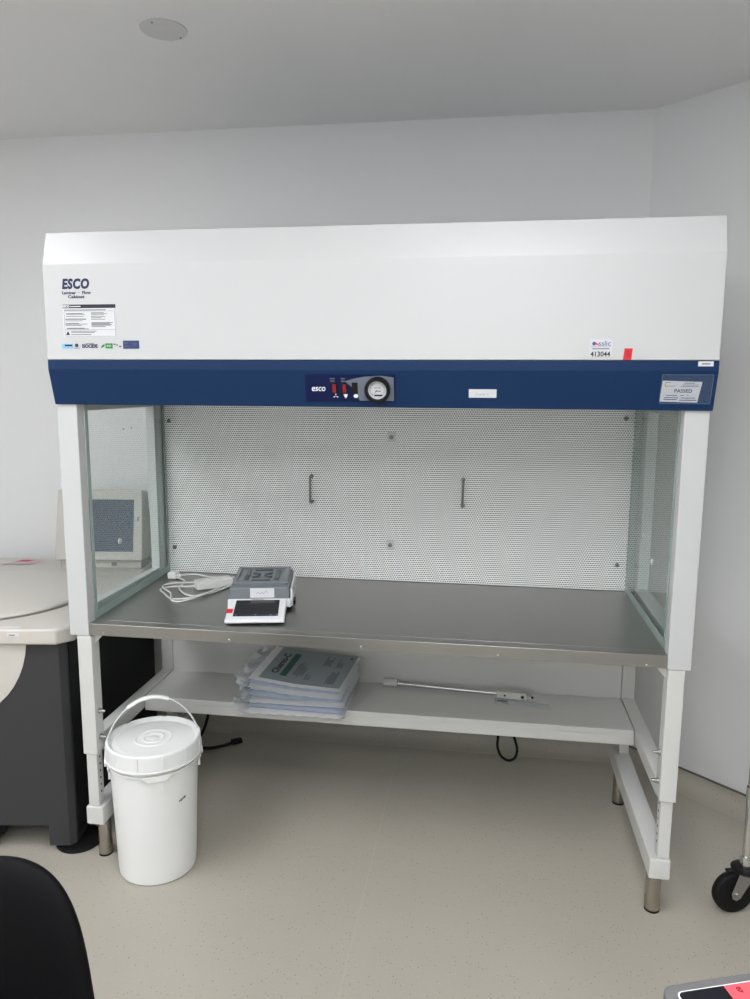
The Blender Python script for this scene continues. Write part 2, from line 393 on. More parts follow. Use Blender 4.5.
# ================================================================ SUPPORT STAND
stand = thing('support_stand', 'white height-adjustable steel stand with a lower shelf under the blue-banded cabinet', 'stand', (.91, .36, 0))
ZT = 0.7755
def leg(x0, x1, y0, y1, front, left):
    xm = .006
    s = obj('upper_leg', box(bmesh.new(), x0, x1, y0, y1, .388, ZT, .003), M_white2, stand)
    b = bmesh.new(); box(b, x0+.006, x1-.006, y0+.006, y1-.006, .212, .3875, .002)
    i = obj('lower_leg', b, M_white2, stand)
    xi = x1-.006 if left else x0+.006; sgn = 1 if left else -1
    for k in range(6):
        a = bmesh.new(); lathe(a, [(.0035, min(xi-sgn*.001, xi+sgn*.0006)), (.0035, max(xi-sgn*.001, xi+sgn*.0006))], (0, (y0+y1)/2, .372-.0235*k), 'x', 12)
        obj('adjustment_hole', a, M_rubber, i)
    if front:
        xo = x1 if left else x0
        for z in (.525, .44):
            b = bmesh.new()
            lathe(b, [(.009, xo+sgn*.0003), (.009, xo+sgn*.003)], (0, (y0+y1)/2, z), 'x', 20)
            lathe(b, [(.0062, xo+sgn*.003), (.0062, xo+sgn*.009)], (0, (y0+y1)/2, z), 'x', 6)
            lathe(b, [(.0045, xo+sgn*.009), (.0045, xo+sgn*.017), (.003, xo+sgn*.020)], (0, (y0+y1)/2, z), 'x', 16)
            obj('bolt', b, M_bolt, stand)
    # triangular gusset under the worktop
    g = [(x1, ZT-.0005), (x1+.028, ZT-.0005), (x1, ZT-.03)] if left else [(x0, ZT-.0005), (x0-.028, ZT-.0005), (x0, ZT-.03)]
    obj('gusset', prism(bmesh.new(), g, 'y', y0+.02, y0+.023), M_white2, stand)
leg(.021, .068, .001, .048, True, True); leg(1.751, 1.796, .001, .048, True, False)
leg(.004, .050, .621, .668, False, True); leg(1.751, 1.796, .621, .668, False, False)
for x0, x1 in ((.020, .077), (1.736, 1.794)):
    obj('foot_rail', box(bmesh.new(), x0, x1, 0, .72, .151, .2115, .004), M_white2, stand)
for x0, x1 in ((.006, .050), (1.752, 1.796)):
    obj('side_rail', box(bmesh.new(), x0, x1, .0485, .6205, .380, .428, .003), M_white2, stand)
for x in (.035, 1.770):
    for y in (.08, .66):
        f = obj('foot', lathe(bmesh.new(), [(.0215, .1508), (.0215, .045), (.0225, .042), (.0225, .008), (.019, .004)], (x, y, 0)), M_foot, stand, label='stainless steel tube foot')
        obj('foot_pad', lathe(bmesh.new(), [(.021, .0038), (.022, .0)], (x, y, 0)), M_rubber, f)
b = bmesh.new(); box(b, .0515, 1.7505, .365, .6205, .402, .425, .003); box(b, .0515, 1.7505, .365, .378, .372, .404, .003)
obj('shelf', b, M_white2, stand)
obj('back_panel', box(bmesh.new(), .0515, 1.7495, .622, .630, .400, ZT, .001), M_white2, stand)

# ================================================================ LAMINAR FLOW CABINET
cab = thing('laminar_flow_cabinet', 'large white horizontal laminar flow cabinet with navy blue band and glass sides', 'laminar flow cabinet', (.907, .45, .776))
HX0, HX1 = 0.0006, 1.8143
yf, yb_ = -.0338, -.0082
prof = [(-.0076, 1.9556), (yf, 1.8661), (yf, 1.6038), (-.004, 1.6038), (-.004, 1.4925), (.92, 1.4925), (.92, 1.9556)]
hood = obj('upper_housing', prism(bmesh.new(), prof, 'x', HX0, HX1, .003), M_white, cab)
val = obj('front_band', prism(bmesh.new(), [(yf, 1.6032), (yf, 1.577), (yb_, 1.4775), (-.0046, 1.4775), (-.0046, 1.6032)], 'x', HX0, HX1, .0018), M_blue, cab, label='navy blue front band')
tilt = -math.atan2(yb_-yf, 1.577-1.4775)          # lean of the lower blue face
def vy(z): return yf + (1.577-z)/(1.577-1.4775)*(yb_-yf)
# posts
for x0, x1 in ((0.0, .0624), (1.7480, 1.8101)):
    obj('front_post', box(bmesh.new(), x0, x1, 0, .040, .7763, 1.492, .0025), M_white, cab)
for x0, x1 in ((0.0, .032), (1.775, 1.8101)):
    obj('rear_post', box(bmesh.new(), x0, x1, .575, .648, .8165, 1.492, .002), M_white, cab)
for x0, x1 in ((0.0, .030), (1.765, 1.8101)):
    obj('side_sill', box(bmesh.new(), x0, x1, .0405, .5745, .8165, .848, .002), M_white, cab)
    obj('side_head_rail', box(bmesh.new(), x0, x1, .0405, .5745, 1.455, 1.492, .002), M_white, cab)
# glass sides with polished edges (the left pane sits a touch inward at the front)
def pane(xf, xb, th, side):
    y0, y1, z0, z1 = .0412, .6475, .8168, 1.491
    g = obj('glass_side_panel', prism(bmesh.new(), [(xf, y0), (xb, y1), (xb+th, y1), (xf+th, y0)], 'z', z0, z1), M_glass, cab, label='clear green-tinted side glass')
    b = bmesh.new(); e = .0007; xi0, xi1 = (xf+th, xb+th) if side < 0 else (xf, xb)
    o0, o1 = (0.0004, .0016) if side < 0 else (-.0016, -.0004)
    def X(y): return xi0+(xi1-xi0)*(y-y0)/(y1-y0)
    def strip(ya, yb2, za, zb):
        t = [(X(ya)+o0, ya), (X(yb2)+o0, yb2), (X(yb2)+o1, yb2), (X(ya)+o1, ya)]
        prism(b, t, 'z', za, zb)
    strip(y0, y0+.018, z0+.026, z1-.012); strip(y1-.016, y1, z0+.026, z1-.012)
    strip(y0, y1, z0, z0+.026); strip(y0, y1, z1-.012, z1)
    obj('polished_edge', b, M_edge, g)
    return g, X, o1
gl, X1, o = pane(.0535, .0300, .008, -1)
gr, X2, o2 = pane(1.7490, 1.7490, .008, 1)
for g, X, oo, sp in ((gl, X1, .0016, ((.372, 1.073), (.229, 1.024))), (gr, X2, -.0016, ((.413, 1.065), (.259, 1.016)))):
    for y, z in sp:
        x = X(y); a, c = (x+.0003, x+.005) if oo > 0 else (x-.005, x-.0003)
        obj('port_plug', lathe(bmesh.new(), [(.0095, a), (.0095, c)] , (0, y, z), 'x', 24), M_white, g, label='white round port plug')
# plenum and perforated diffuser
obj('rear_plenum', box(bmesh.new(), .0, 1.8101, .664, .92, .7763, 1.492, .002), M_white, cab)
for x0, x1 in ((.0315, .8879), (.8881, 1.7745)):
    p = obj('perforated_panel', box(bmesh.new(), x0, x1, .650, .6555, .8175, 1.4905), M_perf, cab, label='white perforated steel panel')
    for x, z in ([(.057, 1.400), (.063, .914), (.875, 1.352), (.875, .953)] if x0 < .5 else [(.904, 1.352), (.903, .953), (1.719, 1.428), (1.716, .911)]):
        if x in (.875,): continue
        if .8 < x < 1: obj('blank_patch', box(bmesh.new(), x-.014, x+.016, .6488, .6498, z-.018, z+.018), M_white, p)
        b = lathe(bmesh.new(), [(.0078, .6486), (.0078, .6470), (.004, .6455)], (x, 0, z), 'y', 20)
        obj('screw', b, M_screw, p)
    hx = .607 if x0 < .5 else 1.166
    b = tube(bmesh.new(), [(hx, .6497, 1.108), (hx, .628, 1.110), (hx, .625, 1.118), (hx, .625, 1.194), (hx, .628, 1.202), (hx, .6497, 1.204)], .0042, 10)
    for z in (1.108, 1.204): lathe(b, [(.008, .6498), (.008, .6485)], (hx, 0, z), 'y', 16)
    obj('pull_handle', b, M_screw, p)
# worktop
b = bmesh.new()
prism(b, [(.0001, .7795), (.0001, .8159), (.0402, .8159), (.0402, .7985), (.0035, .7985), (.0035, .7795)], 'x', .0626, 1.7478, .0014)
box(b, .0, 1.8101, .0404, .6495, .7985, .8159, .0006)
wt = obj('worktop', b, M_steel, cab, label='brushed stainless steel worktop')
for x, z in ((.111, .787), (.507, .789), (.903, .790), (1.293, .788), (1.694, .785)):
    obj('screw', lathe(bmesh.new(), [(.0045, .0), (.0045, -.0015), (.002, -.003)], (x, 0, z), 'y', 16), M_bolt, wt)
obj('worktop_frame', box(bmesh.new(), .0700, 1.740, .0500, .640, .7765, .7980, .001), M_white2, cab)

# --- logos and labels on the white housing
FY = yf-.0004
b = bmesh.new(); add_text(b, 'ESCO', .036, on_front(.0975, FY, 1.8105), bold=.0018, width=.082, shear=.15, space=1.1)
add_text(b, 'Laminar  ·  Flow', .0115, on_front(.0995, FY, 1.7875), bold=.0003, width=.086)
add_text(b, 'Cabinet', .0115, on_front(.0985, FY, 1.7765), bold=.0003, width=.050)
obj('maker_lettering', b, M_navyink, hood, label='dark blue maker lettering')
def plate(x0, x1, z0, z1, m, name, parent, yy=None, lab=None, th=.0006):
    y = FY if yy is None else yy
    return obj(name, box(bmesh.new(), x0, x1, y-th, y+.0002, z0, z1), m, parent, label=lab)
plate(.056, .2145, 1.6665, 1.7550, M_paper, 'notice_label', hood, lab='white printed notice')
y2 = FY-.0007
b = bmesh.new(); box(b, .056, .2145, y2-.0003, y2, 1.7455, 1.7555)
def rule(b, x0, x1, z, h=.0012, y=y2): box(b, x0, x1, y-.0003, y, z-h/2, z+h/2)
rr = random.Random(3)
rule(b, .060, .185, 1.7405, .0018)
for z in (1.731, 1.729, 1.7235): rule(b, .066, .066+rr.uniform(.045, .066), z, .0013)
for z in (1.7165, 1.7145, 1.711): rule(b, .063, .063+rr.uniform(.05, .07), z, .0011)
for z in (1.704, 1.702, 1.6985): rule(b, .063, .063+rr.uniform(.04, .07), z, .0013)
for z in (1.691, 1.689): rule(b, .066, .066+rr.uniform(.05, .066), z, .0013)
for z in (1.733, 1.730, 1.727, 1.722, 1.719, 1.715): rule(b, .141, .141+rr.uniform(.028, .05), z, .0012)
for z in (1.706, 1.7035, 1.701, 1.6985, 1.695): rule(b, .141, .141+rr.uniform(.04, .068), z, .0013)
for z in (1.6825, 1.6785, 1.673): rule(b, .078, .078+rr.uniform(.05, .085), z, .0014)
for x0, x1, z in ((.0605, .2115, 1.7375), (.0605, .2115, 1.6865), (.0605, .2115, 1.6685)): rule(b, x0, x1, z, .0005)
box(b, .0602, .0607, y2-.0003, y2, 1.6685, 1.7375); box(b, .2112, .2117, y2-.0003, y2, 1.6685, 1.7375)
prism(b, [(.063, 1.672), (.0745, 1.672), (.0688, 1.6835)], 'y', y2-.0003, y2)
obj('printing', b, M_dark, hood)
b = bmesh.new(); add_text(b, 'ESCO', .0085, on_front(.067, y2-.0006, 1.7505), bold=.0003)
rule(b, .079, .111, 1.7503, .0022, y2-.0004)
obj('header_lettering', b, M_whiteink, hood)
# row of small badges below
zc = 1.6415; y3 = FY-.0007
plate(.048, .081, zc-.0065, zc+.0065, M_lightblue, 'badge', hood, lab='pale blue badge')
b = bmesh.new(); rule(b, .057, .079, zc+.002, .0045, y3)
lathe(b, [(.0052, y3-.0003), (.0052, y3)], (.093, 0, zc+.002), 'y', 20); rule(b, .085, .102, zc-.0055, .0012, y3)
add_text(b, 'ISOCIDE', .0135, on_front(.1325, y3, zc-.0005), bold=.0005, width=.046)
rule(b, .120, .146, zc+.0075, .0012, y3)
obj('badge_lettering', b, M_navyink, hood)
plate(.1795, .2005, zc-.0065, zc+.0075, M_green, 'badge', hood, lab='green badge')
b = bmesh.new(); prism(b, [(.1655, zc-.006), (.1765, zc-.001), (.1775, zc+.006), (.1695, zc+.002)], 'y', y3-.0003, y3)
obj('leaf_mark', b, mat('leaf_green', (30, 120, 60), .5), hood)
b = bmesh.new(); add_text(b, 'ECO', .0065, on_front(.190, y3-.0006, zc+.0005), bold=.0)
obj('badge_lettering', b, M_whiteink, hood)
b = bmesh.new()
for x0, x1, dz in ((.2035, .210, .005), (.212, .216, .003), (.220, .2265, -.001)): rule(b, x0, x1, zc+dz, .003, y3+.0006)
obj('printing', b, M_dark, hood)
b = bmesh.new(); box(b, .2320, .2550, FY-.0006, FY+.0002, zc-.0075, zc+.0150); box(b, .2555, .2795, FY-.0006, FY+.0002, zc-.0075, zc+.0150)
plate_n = obj('badge', b, mat('badge_navy', (30, 50, 102), .45), hood, label='navy blue double badge')
b = bmesh.new()
for x0, x1, dz in ((.235, .247, .009), (.235, .244, .006), (.236, .250, -.001), (.261, .273, .007), (.262, .272, .003)): rule(b, x0, x1, zc+dz, .001, y3)
obj('badge_print', b, M_panelgrey, hood)
# asset label at the right
plate(1.497, 1.553, 1.612, 1.657, mat('asset_paper', (202, 203, 206), 0.5), 'asset_label', hood, lab='white asset number label')
b = bmesh.new(); add_text(b, '413044', .0175, on_front(1.5245, y2, 1.6185), bold=.0004, width=.049)
rule(b, 1.504, 1.546, 1.6325, .0018)
obj('asset_number', b, M_dark, hood)
b = bmesh.new(); add_text(b, 'sslic', .018, on_front(1.534, y2, 1.6455), bold=.0001, width=.030)
lathe(b, [(.0048, y2-.0003), (.0048, y2)], (1.508, 0, 1.6455), 'y', 16); rule(b, 1.500, 1.549, 1.6380, .0006)
obj('agency_lettering', b, mat('blue_violet_ink', (72, 74, 140), .5), hood)
obj('agency_swirl', prism(bmesh.new(), [(1.5085, 1.6445), (1.518, 1.6415), (1.520, 1.6445), (1.512, 1.6475)], 'y', y2-.0008, y2-.0004), M_red, hood)
b = bmesh.new(); prism(b, [(1.5805, 1.6042), (1.6010, 1.6042), (1.6035, 1.6335), (1.5835, 1.6335)], 'y', FY-.0006, FY)
tp = obj('red_tape', b, M_red, hood, label='strip of red tape')
b = bmesh.new()
for z in (1.615, 1.619, 1.625): rule(b, 1.5895, 1.5965, z, .0012, FY-.0008)
obj('pen_marks', b, mat('dark_red_pen', (110, 10, 30), .6), tp)

# --- blue band: control panel, stickers
def bandbox(b, x0, x1, z0, z1, d0, d1):
    """box lying on the leaning face of the band; d0,d1 distance out of it"""
    nrm = Vector((0, -(1.577-1.4775), -(yb_-yf))).normalized()
    P = [(vy(z0), z0), (vy(z1), z1)]
    pts = [(P[0][0]+nrm.y*d0, P[0][1]+nrm.z*d0), (P[1][0]+nrm.y*d0, P[1][1]+nrm.z*d0), (P[1][0]+nrm.y*d1, P[1][1]+nrm.z*d1), (P[0][0]+nrm.y*d1, P[0][1]+nrm.z*d1)]
    prism(b, pts, 'x', x0, x1)
def onband(x, z, d=.001, roll=0): 
    nrm = Vector((0, -(1.577-1.4775), -(yb_-yf))).normalized()
    return on_front(x, vy(z)+nrm.y*d, z+nrm.z*d, -tilt*1.0 if False else math.atan2(yb_-yf, 1.577-1.4775), roll)
b = bmesh.new(); bandbox(b, .752, .998, 1.4935, 1.5655, .0003, .003)
cp = obj('control_panel', b, M_panelblue, cab, label='navy control panel with silver swoosh')
# silver swoosh
def band_poly(pts, d0, d1):
    t = bmesh.new(); nrm = Vector((0, -(1.577-1.4775), -(yb_-yf))).normalized()
    A = [t.verts.new((x, vy(z)+nrm.y*d0, z+nrm.z*d0)) for x, z in pts]; B = [t.verts.new((x, vy(z)+nrm.y*d1, z+nrm.z*d1)) for x, z in pts]
    t.faces.new(A); t.faces.new(B[::-1])
    for i in range(len(pts)): t.faces.new((A[i], B[i], B[(i+1) % len(pts)], A[(i+1) % len(pts)]))
    bmesh.ops.recalc_face_normals(t, faces=t.faces); return t
obj('silver_swoosh', band_poly([(.860, 1.548), (.885, 1.555), (.915, 1.5605), (.960, 1.5635), (.994, 1.5585), (.994, 1.4965), (.900, 1.4965), (.893, 1.520), (.876, 1.536)], .0031, .0034), M_panelgrey, cp)
b = bmesh.new(); add_text(b, 'esco', .024, onband(.787, 1.5290, .0034), bold=.0003, width=.038, shear=.15)
for x in (.8325, .8595): pass
obj('maker_lettering', b, M_whiteink, cp)
b = bmesh.new()
for x, k in ((.8345, 0), (.8620, 1), (.8900, 2)):
    z = 1.509
    if k == 0:
        for a in (90, 210, 330):
            c, s = cos(radians(a)), sin(radians(a))
            merge(b, band_poly([(x, z), (x+.007*c-.002*s, z+.007*s+.002*c), (x+.007*c+.002*s, z+.007*s-.002*c)], .0035, .0038))
    elif k == 1:
        merge(b, band_poly([(x-.006, z+.005), (x+.006, z+.005), (x+.004, z-.001), (x+.001, z-.006), (x-.001, z-.006), (x-.004, z-.001)], .0035, .0038))
    else:
        merge(b, band_poly([(x+.0062*cos(2*pi*i/16), z+.0055*sin(2*pi*i/16)) for i in range(16)], .0035, .0038))
obj('switch_symbols', b, M_whiteink, cp)
b = bmesh.new()
for x in (.8270, .8560):
    for z, h in ((1.5550, .007), (1.5485, .006)):
        if x > .84: h *= .8
        bandbox(b, x-h, x+h, z-.0013, z+.0013, .0031, .0033)
obj('indicator_print', b, M_panelgrey, cp)
for k, x in enumerate((.8320, .8600, .8880)):
    b = bmesh.new(); bandbox(b, x-.0078, x+.0078, 1.5155, 1.5450, .0036, .006)
    sw = obj('rocker_switch', b, M_blackpl, cp)
    if k < 2:
        b = bmesh.new(); bandbox(b, x-.0043, x+.0043, 1.5195, 1.5410, .0062, .0085)
        rk = obj('rocker', b, M_switchred, sw, label='red rocker')
    else:
        b = bmesh.new(); bandbox(b, x-.0042, x+.0042, 1.5195, 1.5410, .0062, .0078); obj('rocker', b, M_blackpl, sw)
# round pressure gauge
gx, gz = .9505, 1.5275; nb = Vector((0, -(1.577-1.4775), -(yb_-yf))).normalized()
def gauge_M(d): return Matrix.Translation((gx, vy(gz)+nb.y*d, gz+nb.z*d)) @ Matrix.Rotation(math.atan2(yb_-yf, 1.577-1.4775), 4, 'X') @ Matrix.Rotation(pi/2, 4, 'X')
t_ = bmesh.new(); lathe(t_, [(.0345, 0), (.0345, .016), (.032, .020), (.0275, .020), (.0255, .016), (.0255, .004)], (0, 0, 0), 'z', 48, cap=False)
bmesh.ops.transform(t_, matrix=gauge_M(.0036), verts=t_.verts)
ga = obj('pressure_gauge', t_, M_blackpl, cp, label='round dial gauge with black bezel')
t_ = bmesh.new(); lathe(t_, [(.0254, 0), (.0254, .004)], (0, 0, 0), 'z', 40); bmesh.ops.transform(t_, matrix=gauge_M(.008), verts=t_.verts)
obj('dial', t_, M_paper, ga)
t_ = bmesh.new()
for i in range(25):
    a = radians(225-270*i/24*1.0); r0, r1 = (.0175, .0215) if i % 2 == 0 else (.0195, .0215); wd = .00045
    c, s = cos(a), sin(a)
    prism(t_, [(r0*c-wd*s, r0*s+wd*c), (r1*c-wd*s, r1*s+wd*c), (r1*c+wd*s, r1*s-wd*c), (r0*c+wd*s, r0*s-wd*c)], 'z', 0, .0003)
for x0, x1, z in ((-.008, -.001, .006), (.001, .009, .006), (-.006, .010, -.003)): prism(t_, [(x0, z-.0008), (x1, z-.0008), (x1, z+.0008), (x0, z+.0008)], 'z', 0, .0003)
prism(t_, [(-.0008, .001), (-.0145, -.0165), (-.0005, -.001), (.0012, 0)], 'z', .0005, .001)
prism(t_, [(-.010, -.017), (.012, -.017), (.014, -.0125), (-.007, -.0125)], 'z', 0, .0004)
bmesh.ops.transform(t_, matrix=gauge_M(.0123), verts=t_.verts)
obj('dial_markings', t_, M_dark, ga)
# white strip label with a scribble
b = bmesh.new(); bandbox(b, 1.194, 1.2665, 1.5065, 1.5285, .0003, .0009)
sl = obj('blank_label', b, M_paper, cab, label='small white label with faint handwriting')
b = bmesh.new(); tube(b, [(1.212+i*.0055, vy(1.513)-.0016, 1.5135+(.0030 if i % 2 else -.0006)+(.004 if i == 5 else 0)) for i in range(7)], .0005, 5, 4)
obj('handwriting', b, M_greyink, sl)
plate(1.7635, 1.8000, 1.5890, 1.6015, M_paper, 'small_label', cab, yf-.0004, 'small white label on the top of the band')
b = bmesh.new(); rule(b, 1.772, 1.792, 1.5950, .0022, yf-.0012); obj('printing', b, M_dark, val)
# certification pouch
b = bmesh.new(); bandbox(b, 1.679, 1.8035, 1.4955, 1.5695, .0018, .0024)
po = obj('clear_pouch', b, None or mat('clear_vinyl', (120, 140, 165), .12, var=.1, scale=60, alpha=.10), cab, label='clear plastic document pouch')
b = bmesh.new()
for a in ((1.679, 1.8035, 1.5683, 1.5695), (1.679, 1.8035, 1.4955, 1.4967), (1.679, 1.6802, 1.4955, 1.5695), (1.8023, 1.8035, 1.4955, 1.5695)): bandbox(b, *a, .0026, .0032)
obj('welded_edge', b, mat('vinyl_weld', (90, 112, 142), .2), po)
ce = obj('certificate', band_poly([(1.6800, 1.5005), (1.7725, 1.4985), (1.7785, 1.5505), (1.6825, 1.5535)], .0005, .0010), M_paper, cab, label='white certification card')
b = bmesh.new(); add_text(b, 'PASSED', .0125, onband(1.7350, 1.5275, .0013), bold=.0002, width=.043)
for x0, x1, z, h in ((1.735, 1.760, 1.5475, .0014), (1.732, 1.772, 1.5430, .0012), (1.728, 1.770, 1.5390, .0012), (1.690, 1.702, 1.5490, .001), (1.692, 1.714, 1.5400, .001),
                     (1.694, 1.722, 1.5165, .0015), (1.729, 1.738, 1.5165, .0015), (1.745, 1.749, 1.5170, .0015), (1.690, 1.725, 1.5105, .0018), (1.731, 1.766, 1.5100, .0018), (1.689, 1.722, 1.5060, .0018), (1.728, 1.770, 1.5045, .0020)):
    bandbox(b, x0, x1, z-h/2, z+h/2, .0012, .0014)
obj('printing', b, M_dark, ce)
b = bmesh.new(); bandbox(b, 1.6880, 1.6915, 1.5390, 1.5500, .0012, .0014); bandbox(b, 1.6880, 1.6965, 1.5385, 1.5400, .0012, .0014); obj('yellow_mark', b, M_yellow, ce)

# ================================================================ PRECISION BALANCE
bal = thing('precision_balance', 'grey and white lab balance with black touchscreen on the steel worktop', 'balance', (.479, .050, .8162), radians(12))
def ob(n, bm, m, p=bal, **k):
    for v in bm.verts:
        v.co.x *= .95
        if v.co.y > .137: v.co.x = (v.co.x-.086)*1.13+.090
    return obj(n, bm, m, p, local=True, **k)
b = bmesh.new(); box(b, .000, .180, .150, .395, .008, .076, .006, 3)
body = ob('housing', b, M_balgrey)
b = bmesh.new(); box(b, .1815, .1885, .155, .392, .010, .070, .003); ob('side_trim', b, M_balwhite, label='white side trim')
b = bmesh.new(); box(b, -.004, .184, .138, .1495, .012, .040, .003); ob('front_trim', b, M_balwhite)
# tilted display unit
b = bmesh.new(); prism(b, [(-.002, .006), (-.002, .016), (.136, .042), (.136, .010)], 'x', -.004, .186, .003); ob('display_unit', b, M_balwhite)
def disp(b, x0, x1, y0, y1, d0, d1):
    def Z(y): return .016+(y+.002)*(.026/.138)
    prism(b, [(y0, Z(y0)+d0), (y1, Z(y1)+d0), (y1, Z(y1)+d1), (y0, Z(y0)+d1)], 'x', x0, x1)
b = bmesh.new(); disp(b, .020, .164, .022, .124, .0006, .0020); sc = ob('touchscreen', b, M_black_screen, label='black touchscreen')
b = bmesh.new(); disp(b, .0205, .1635, .0225, .030, .0022, .0024); ob('toolbar', b, mat('screen_toolbar', (34, 44, 76), .2), sc)
M_icon = mat('toolbar_icons', (150, 160, 190), .3)
for x in (.027, .090, .138, .157):
    b = bmesh.new(); disp(b, x, x+.0045, .0245, .0275, .0026, .0028); ob('toolbar_icon', b, M_icon, sc)
b = bmesh.new(); disp(b, -.0045, .0160, .044, .070, .0006, .0012); ob('red_sticker', b, M_red, label='red sticker')
b = bmesh.new(); disp(b, .070, .110, .1295, .1325, .0004, .0006); ob('model_lettering', b, M_greyink)
# paper note on the housing
b = bmesh.new(); box(b, .062, .134, .1488, .1496, .0425, .0735); nt = ob('paper_note', b, M_paper, label='white note with handwriting')
b = bmesh.new(); tube(b, [(.080+i*.006, .1484, .056+(.004 if i % 2 else 0)+(.005 if i == 5 else 0)) for i in range(7)], .0005, 5, 4); ob('handwriting', b, M_greyink, nt)
# weighing pan: dished plate with raised spokes
b = bmesh.new(); prism(b, rrect(.006, .172, .178, .388, .012), 'z', .0765, .0815); 
t_ = bmesh.new()
for a in ((.006, .172, .178, .190), (.006, .172, .376, .388), (.006, .018, .190, .376), (.160, .172, .190, .376)): box(t_, *a, .0815, .0865, .0015)
merge(b, t_)
pan = ob('weighing_pan', b, M_balpan, label='grey metal weighing pan')
b = bmesh.new()
for a in ((.035, .050, .225, .345), (.128, .143, .225, .345), (.060, .118, .208, .222), (.060, .118, .346, .360)): box(b, *a, .0817, .0858, .002)
for ang in (45, 135, 225, 315):
    t_ = bmesh.new(); box(t_, .012, .040, -.006, .006, .0817, .0858, .002)
    bmesh.ops.transform(t_, matrix=Matrix.Translation((.089, .284, 0)) @ Matrix.Rotation(radians(ang), 4, 'Z'), verts=t_.verts); merge(b, t_)
ob('pan_rib', b, mat('pan_rib_grey', (78, 84, 88), .4), pan)
for x in (.02, .16):
    for y in (.03, .36): ob('levelling_foot', lathe(bmesh.new(), [(.010, 0), (.010, .0062 if y < .1 else .0078)], (x, y, 0), seg=20), M_blackpl)
b = bmesh.new(); box(b, .189, .196, .170, .215, .012, .026, .002); ob('connector', b, M_blackpl)

# ================================================================ POWER CORD ON WORKTOP
crd = thing('power_supply', 'coiled white power lead with adapter and plug in the back left worktop corner', 'power supply', (.2, .45, .8162))
Z = .8162+.0032
def cd(p): return [(x, y, Z+z) for x, y, z in p]
b = bmesh.new()
tube(b, cd([(.100, .540, .008), (.150, .520, 0), (.172, .455, .003), (.190, .385, .006), (.235, .335, .002), (.285, .330, 0), (.330, .420, 0), (.345, .500, .003), (.320, .540, .010)]), .0032, 8)
tube(b, cd([(.118, .535, .012), (.165, .590, .005), (.235, .560, .005), (.290, .530, .012), (.340, .500, .006), (.345, .455, .003), (.310, .390, 0), (.255, .300, 0), (.205, .285, 0), (.150, .345, 0), (.118, .390, 0), (.150, .415, .004), (.215, .420, .006), (.260, .440, .01)]), .0032, 8)
tube(b, cd([(.260, .460, .014), (.190, .470, .006), (.135, .440, .008), (.120, .400, .007), (.180, .330, .007), (.200, .290, .007), (.215, .265, .000), (.250, .262, .000), (.300, .330, .006), (.330, .430, .008), (.352, .520, .004), (.345, .590, .000), (.375, .598, .000), (.400, .560, .000), (.412, .520, .002)]), .0032, 8)
tube(b, cd([(.330, .545, .012), (.345, .580, .004), (.390, .545, .001), (.405, .50, .002)]), .0028, 8)
obj('cable', b, M_cord, crd)
b = bmesh.new(); t_ = bmesh.new(); box(t_, -.066, .066, -.024, .024, 0, .033, .006, 3); merge(b, t_, Matrix.Translation((.290, .455, .8165)) @ Matrix.Rotation(radians(38), 4, 'Z'))
ad = obj('adapter', b, M_cord, crd)
b = bmesh.new(); t_ = bmesh.new(); box(t_, -.018, .018, -.016, .016, 0, .026, .005, 3); box(t_, .018, .034, -.006, .006, .007, .019, .003); merge(b, t_, Matrix.Translation((.098, .548, .8165)) @ Matrix.Rotation(radians(-8), 4, 'Z'))
plg = obj('plug', b, M_cord, crd)
b = bmesh.new(); t_ = bmesh.new()
for y in (-.008, .008): box(t_, -.032, -.0183, y-.0025, y+.0025, .010, .013)
merge(b, t_, Matrix.Translation((.098, .548, .8165)) @ Matrix.Rotation(radians(-8), 4, 'Z')); obj('pin', b, M_bolt, plg)

